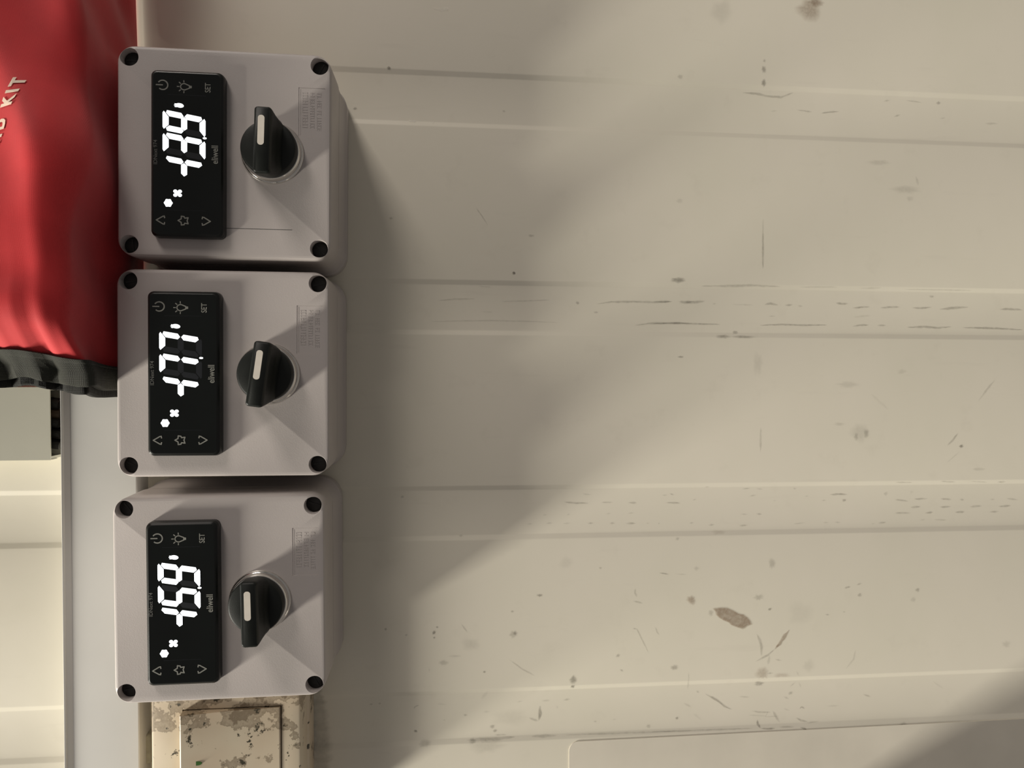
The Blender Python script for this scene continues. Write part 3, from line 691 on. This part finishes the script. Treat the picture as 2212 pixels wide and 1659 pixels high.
def control_box(u, v, tilt, reading, mod, knob, kang, label):
    t = thing('control_box', u, v, 0, label, 'control box', 'control boxes in a row on the wall')
    t.rotation_euler = (0, math.radians(tilt), 0)
    link('base', cached('base', base_mesh), M['box'], t)
    lid = link('lid', cached('lid', lid_mesh), M['box'], t)
    link('raised_lettering', cached('emblem', emblem_mesh), M['box'], lid)
    for a, b in HOLE:
        s = link('lid_screw', cached('screw', screw_mesh), M['screw'], t, (a, b, 0))
        s.rotation_euler = (0, rnd.uniform(0, 3), 0)
    c = link('temperature_controller', cached('case', case_mesh), M['rim'], t, (mod[0], mod[1], 51)); c['label'] = 'glossy black controller reading %s in lit white digits' % reading
    link('front_glass', cached('window', window_mesh), M['bezel'], c)
    D = 5.07
    def sub(name, key, fn, mat, x, y): return link(name, cached(key, fn), mat, c, (-y, -x, D))
    sub('power_symbol', 'power', ic_power, M['print'], 29.2, 10.0)
    sub('lamp_symbol', 'lamp', ic_lamp, M['print'], 28.8, .8)
    sub('up_arrow', 'up', lambda: ic_arrow(1), M['print'], -29.0, 10.7)
    sub('star_symbol', 'star', ic_star, M['print'], -29.0, 1.3)
    sub('down_arrow', 'down', lambda: ic_arrow(-1), M['print'], -29.0, -8.0)
    sub('set_lettering', 'set', lambda: text_mesh('SET', 3.3, 'set_lettering', .1, 1.0, .82, bold=.04), M['print'], 28.8, -8.9)
    sub('maker_lettering', 'maker', lambda: text_mesh('eliwell', 3.9, 'maker_lettering', .1, 1.0, .82, bold=.05), M['print'], 0, -11.9)
    sub('model_lettering', 'model', lambda: text_mesh('IDNext 974', 2.3, 'model_lettering', .1, 1.0, .95, bold=.02), M['dim'], .2, 13.0)
    for x in (25.2, -24.6): sub('divider_line', 'dividers', frame_lines, M['ghost'], x, 0)
    xb = (16.0, 6.3, -3.7)
    def ghosts():
        bm = bmesh.new()
        for x in xb[:2]: segs(bm, 'abcdefg', x, d0=-.03, d1=.01)
        return bm
    sub('unlit_segments', 'ghost', ghosts, M['ghost'], 0, 0)
    digits = reading.replace('.', '').replace('-', '')
    for x, ch in zip(xb, digits[::-1]):
        def one(x=x, ch=ch):
            bm = bmesh.new(); segs(bm, DIG[ch], x); return bm
        sub('digit', 'digit%s%s' % (x, ch), one, M['lit'], 0, 0)
    def minus():
        bm = bmesh.new(); segs(bm, 'g', xb[2] - .2, w=6.2); return bm
    sub('minus_sign', 'minus', minus, M['lit'], 0, 0)
    sub('decimal_point', 'dot', dot_mesh, M['lit'], 6.95, -7.5)
    sub('degree_symbol', 'degree', ic_degree, M['lit'], 20.7, 3.2)
    sub('snowflake_symbol', 'flake', ic_flake, M['lit'], -21.5, 7.7)
    sub('fan_symbol', 'fan', ic_fan, M['lit'], -17.2, 3.8)
    k = link('selector_switch', cached('dial', dial_mesh), M['knob'], t, (knob[0], knob[1], 51)); k['label'] = 'black rotary selector knob with ivory pointer'
    k.rotation_euler = (0, math.radians(kang), 0)
    link('chrome_ring', cached('ring', ring_mesh), M['chrome'], k)
    link('grip', cached('grip', grip_mesh), M['knob'], k)
    link('pointer_mark', cached('pointer', pointer_mesh), M['mark'], k, (-.5, -3.9, 0))
    return t
b1 = control_box(-93.3, -95.7, .5, '-13.9', (-14.8, 1.9), (20.4, -1.0), 1.5, 'grey plastic control box reading -13.9, beside the middle of the red bag')
b2 = control_box(-94.5, 1.6, .3, '-17.7', (-15.8, .1), (19.4, .0), 8.0, 'grey plastic control box reading -17.7, between the two other control boxes')
b3 = control_box(-96.8, 102.1, -.2, '-15.9', (-14.9, .5), (17.3, 1.5), -1, 'grey plastic control box reading -15.9, next to the mouldy old rocker switch')
# pencil line on the first lid
bm = bmesh.new(); boxm(bm, -13.5 + 14, 29, 32.6, 32.85, 50.98, 51.03)
part('pencil_line', bm, M['dim'], b1.children[1])

# ---------------------------------------------------------------- cable trunking behind the boxes
ul = at(137, 1300, 16)[0]; ur = at(300, 1500, 15)[0]
t = thing('cable_trunking', (ul + ur) / 2, 200, 0, 'long white plastic cable trunking running past the left edges of the control boxes', 'trunking')
hw = (ur - ul) / 2
bm = bmesh.new()
extr(bm, [(-hw, 0), (hw - .3, 0), (hw - .3, 13.2), (-hw, 13.2)], -215, 300)
part('trunking_base', bm, M['trunk'], t)
bm = bmesh.new()
extr(bm, [(-hw - .2, 9.5), (-hw - .2, 16.4), (-hw + .1, 16.8), (-hw + .75, 16.6), (-hw + 1.0, 16.0), (-hw + 3.4, 14.9), (-hw + 3.9, 15.0), (hw - .5, 15.0), (hw, 14.6), (hw, 9.5), (hw - .2, 9.5), (hw - .2, 13.3), (-hw + .1, 13.3), (-hw + .1, 9.5)], -215, 300)
part('trunking_cover', bm, M['trunk'], t)

# short trunk stub meeting it, open end
us = at(106, 920, 14.5)[0]; va = 8.5; vb = at(60, 993, 14.5)[1]
t = thing('trunk_stub', us - 60, (va + vb) / 2, 0, 'short ivory cable trunk stub with open end, below the black hem of the bag', 'trunking')
hv = (vb - va) / 2
bm = bmesh.new()
def usec(u, o): return [(u, -hv + o, 0 + o * .4), (u, hv - o, 0 + o * .4), (u, hv - o, 14 - o), (u, -hv + o, 14 - o)]
loft(bm, [usec(-60, 0), usec(60, 0), usec(60, 1.3), usec(-60, 1.3)], False, False)
part('trunk_body', bm, M['trunk2'], t, (0, 0, 0), False)
bm = bmesh.new()
loft(bm, [[(-60, -hv - .3, 8), (-60, -hv - .3, 14.7), (-60, hv + .3, 14.7), (-60, hv + .3, 8), (-60, hv, 8), (-60, hv, 14.1), (-60, -hv, 14.1), (-60, -hv, 8)],
          [(60.6, -hv - .3, 8), (60.6, -hv - .3, 14.7), (60.6, hv + .3, 14.7), (60.6, hv + .3, 8), (60.6, hv, 8), (60.6, hv, 14.1), (60.6, -hv, 14.1), (60.6, -hv, 8)]])
part('trunk_cover', bm, M['trunk2'], t, (0, 0, 0), False)
gu = us - ul
for i, (v_, d_, r_, mt) in enumerate(((-10.5, 4.5, 2.6, 'cable'), (-5.5, 8, 2.4, 'cable2'), (0, 4.2, 2.6, 'cable'), (4.2, 8.5, 2.5, 'cable'), (8.2, 4.5, 2.3, 'cable'), (9.6, 9, 2.2, 'cable'), (-10.4, 9.6, 2.2, 'cable'), (-1, 9.6, 2.2, 'cable'))):
    bm = bmesh.new()
    e = -gu - 1.2
    tube(bm, [(-30, v_ * .9, d_), (30, v_, d_), (60 - 3, v_ + .6, d_ + .2), (60 + min(2.2, e), v_ + 1.5, d_ - .3)], r_)
    part('cable', bm, M[mt], t)

# ---------------------------------------------------------------- red first aid bag
US = -147.2          # its lower side panel (towards the boxes)
TH_ = 90.0
BEND = 1.8           # hem position in v
def bag_section(n_front=70, n_c=14, n_side=26):
    """(u, d, s) along the cloth: front face from far up to the corner, round, down the side"""
    out = []
    rc = 12.0
    for i in range(n_front): out.append((-330 + (US - rc + 330) * i / n_front, TH_, 0.0, 1.0))
    for i in range(n_c + 1):
        a = math.pi / 2 * i / n_c
        out.append((US - rc + rc * math.sin(a), TH_ - rc + rc * math.cos(a), math.sin(a), math.cos(a)))
    for i in range(1, n_side + 1): out.append((US, (TH_ - rc) * (1 - i / n_side), 1.0, 0.0))
    return out
SECT = bag_section()
def smooth(a, b, x):
    t = max(0, min(1, (x - a) / (b - a))); return t * t * (3 - 2 * t)
def bag_disp(u, v, d, nu):
    """folds of the cloth"""
    f = 0
    x = u - US                                   # negative towards the front
    e = BEND - v                                 # distance from the hem
    # puckers that run in from the hem
    pk = math.exp(-e / 20.0)
    f += pk * (1.8 * math.sin(u * .33 + .6) + 1.2 * math.sin(u * .71 + d * .12 + 1.0))
    # broad fold parallel to the hem
    f += 2.6 * math.exp(-((e - 27 - .10 * (x + 40)) / 8.0) ** 2) * smooth(10, -22, x)
    f -= 1.6 * math.exp(-((e - 42) / 11.0) ** 2) * smooth(10, -22, x)
    # slanting swells over the front
    s1 = (u + 168) * .85 - (v + 120) * .42
    f += 5.0 * math.exp(-(s1 / 13.0) ** 2) * smooth(0, -14, x) * smooth(12, 60, e)
    s2 = (u + 196) * .8 - (v + 150) * .55
    f += 4.0 * math.exp(-(s2 / 12.0) ** 2) * smooth(20, 60, e)
    f += .9 * math.sin(u * .05 + v * .035) + .5 * math.sin(v * .11 - u * .04)
    # side panel slack
    f += nu * (1.3 * math.sin(v * .045 + .5) + .8 * math.sin(v * .12 + d * .08))
    return f
def bag_pt(i, v, off=0.0):
    u, d, nu, nd = SECT[i]
    edge = smooth(-150, -190, v) * 0
    k = bag_disp(u, v, d, nu) * (1.0 if nd > 0 else smooth(0, 25, d)) + off
    # the front sags down towards the far end and the thickness eases off at the hem
    e = BEND - v
    sag = 7.0 * math.exp(-e / 22.0) * (nd) + 5.0 * (1 - smooth(-260, -60, v)) * nd
    inset = 3.0 * smooth(-60, -230, v) * nu - 4.2 * nu * (1 - nd) * math.exp(-((d - 32) / 15) ** 2) * smooth(-148, -138, v)
    if d < 24 and nd == 0:
        dd = 17.6 if v > -18 else 1.2
    th = 68 + 17 * smooth(-125, -55, v) - 15 * smooth(-22, 3, v) + 5 * smooth(-165, -215, u)
    return (u + nu * k - inset, v, max(d * th / TH_, dd if (d < 24 and nd == 0) else 0) + nd * (k - sag))
def bag_cloth():
    bm = bmesh.new(); rows = []
    nv = 150
    for j in range(nv + 1):
        v = -300 + (BEND + 300) * j / nv
        rows.append([bm.verts.new(L(*bag_pt(i, v))) for i in range(len(SECT))])
    for a, b in zip(rows, rows[1:]):
        for i in range(len(SECT) - 1): bm.faces.new((a[i], a[i + 1], b[i + 1], b[i]))
    return bm
def end_panel():
    bm = bmesh.new()
    front = [bag_pt(i, BEND, -.2) for i in range(len(SECT))] + [(US - 5, BEND, 17.6), (-330, BEND, 17.6)]
    a = [bm.verts.new(L(p[0], BEND - 2.0, p[2])) for p in front]
    b = [bm.verts.new(L(p[0], BEND - .4, p[2])) for p in front]
    n = len(a)
    for i in range(n): bm.faces.new((a[i], a[(i + 1) % n], b[(i + 1) % n], b[i]))
    bm.faces.new(a[::-1]); bm.faces.new(b)
    return bm
RU = -150
t = thing('first_aid_bag', 0, 0, 0, 'red cloth first aid bag with black webbing hem and cream lettering', 'bag')
part('bag_cloth', bag_cloth(), M['red'], t, angle=60)
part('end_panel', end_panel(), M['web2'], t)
def hem_v(i):
    u, d, nu, nd = SECT[i]
    # distance along the section decides how low the hem lies
    return 4.3 * smooth(-172, -146, u) + 3.0 * smooth(80, 45, d)
def band(v0, v1, off, thick, wav, lift=0.0, edge=.8):
    bm = bmesh.new(); R = []
    for i in range(len(SECT)):
        h = hem_v(i); u, d, nu, nd = SECT[i]
        w = wav * (math.sin(u * .16 + .8) + .6 * math.sin(u * .37 + d * .2))
        ring = []
        for vv, o in ((v0 + h, off), (v0 + h + edge, off + thick), ((v0 + v1) / 2 + h * .85 + w * .3, off + thick * 1.05), (v1 + h * .7 + w - edge, off + thick), (v1 + h * .7 + w, off + thick * .4), (v1 + h * .7 + w, off - 1.4), (v0 + h, off - 1.4)):
            a, b, c = bag_pt(i, min(vv, BEND), o)
            ring.append((a, vv, max(c, 17.8)))
        R.append(ring)
    loft(bm, R)
    return bm
hem = part('webbing_hem', band(-8.3, 3.9, .5, 1.2, .7), M['web'], t)
part('seam_tape', band(-8.6, -5.3, 1.5, .6, .0, edge=.3), M['web'], hem)
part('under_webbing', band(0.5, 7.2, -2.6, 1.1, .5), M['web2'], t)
# lettering, running up and across the cloth
du, dv = at(54, 177, 76); eu, ev = at(22, 255, 76)
bx = Vector(((du - eu) * .82, dv - ev)).normalized(); by = Vector((-1.0, .16))
me = text_mesh('FIRST AID KIT', 6.6, 'printed_lettering', .1, 1.5, basis=(bx.x, bx.y, by.x, by.y), bold=.33)
xs = [v.co.x for v in me.vertices]
# move its end to where the T of KIT is, and lay it on the cloth
tip = max(me.vertices, key=lambda q: (-q.co.z) * 0 + q.co.x)
gu_, gv_ = at(38, 168, 76)
ou = gu_ - (-tip.co.z / MM); ov = gv_ - (-tip.co.x / MM)
i_front = 5
for v in me.vertices:
    u = -v.co.z / MM + ou; w = -v.co.x / MM + ov; dd = -v.co.y / MM
    i = max(0, min(len(SECT) - 20, int((u + 330) / (US - 12 + 330) * 70)))
    a = bag_pt(i, w); b = bag_pt(i + 1, w)
    f = (u - a[0]) / ((b[0] - a[0]) or 1)
    v.co = L(u, w, a[2] + (b[2] - a[2]) * f + .4 + dd)
link('printed_lettering', me, M['letter'], t)

# ---------------------------------------------------------------- mouldy rocker switch
uL, uR = -135.8, -66.0
vT = 152.2
t = thing('rocker_switch', (uL + uR) / 2, vT, 0, 'old surface-mounted rocker switch covered in brown grime and black mould spots', 'switch')
cu = (uL + uR) / 2; hw = (uR - uL) / 2
bm = bmesh.new()
rloft(bm, [(hw + 1.4, 43, 3, 0), (hw + 1.4, 43, 3, 14), (hw + .4, 42.4, 3, 15), (hw, 42.2, 3, 26.5), (hw - .8, 41.5, 2.5, 27.8), (hw - 1.6, 40.8, 2, 28)], 5, 0, 43)
body = finish('switch_housing', bm)
r0, r1 = at(393, 1560, 30)[0] - cu, at(606, 1560, 28)[0] - cu
rv = at(500, 1533, 29)[1] - vT
c = bmesh.new(); boxm(c, r0 - .45, r1 + .55, rv - .55, rv + 75, 20, 45)
body = boolean(body, [finish('c', c, False)])
link('switch_housing', body, M['grime'], t)
bm = bmesh.new(); boxm(bm, r0 - .4, r1 + .5, rv - .5, rv + 74.5, 19.9, 20.6)
part('switch_recess', bm, M['gap'], t, smooth=False)
bm = bmesh.new()
sec = [(r0, 21), (r1, 21), (r1, 28.3), (r1 - .5, 28.8), ((r0 + r1) / 2, 30.2), (r0 + .6, 33.6), (r0, 33.2)]
extr(bm, sec, rv, rv + 74)
rk = part('rocker', bm, M['grime'], t)
ga, gb = at(424, 1649, 32.4)
bm = bmesh.new(); loft(bm, [[(2.6 * math.cos(a * math.pi / 12), 1.0 * math.sin(a * math.pi / 12), d) for a in range(24)] for d in (-.8, .25)])
part('green_indicator', bm, M['green'], rk, (ga - cu, gb - vT, 32.35), smooth=False)
bm = bmesh.new(); ta, tb = at(317, 1620, 6)
rloft(bm, [(2.4, 7.5, 2.2, .0), (2.4, 7.5, 2.2, 5.0), (1.8, 6.8, 1.7, 6.0)], 6)
part('fixing_lug', bm, M['tab'], t, (ta - cu, tb - vT, 0))

# ---------------------------------------------------------------- unseen box added past the picture's edge to shade the lower-right corner
t = thing('added_shade_box', 198, 331, 0, 'added unseen grey box that shades the wall beyond the faded film', 'added shade caster')
bm = bmesh.new()
rloft(bm, [(62, 50, 6, 0), (61, 49, 6, 70), (60, 48, 5, 72)], 5)
part('base', bm, M['box'], t)
bm = bmesh.new()
rloft(bm, [(63, 51, 7, 72), (63, 51, 7, 84), (61.5, 49.5, 6, 86)], 5)
part('lid', bm, M['box'], t)
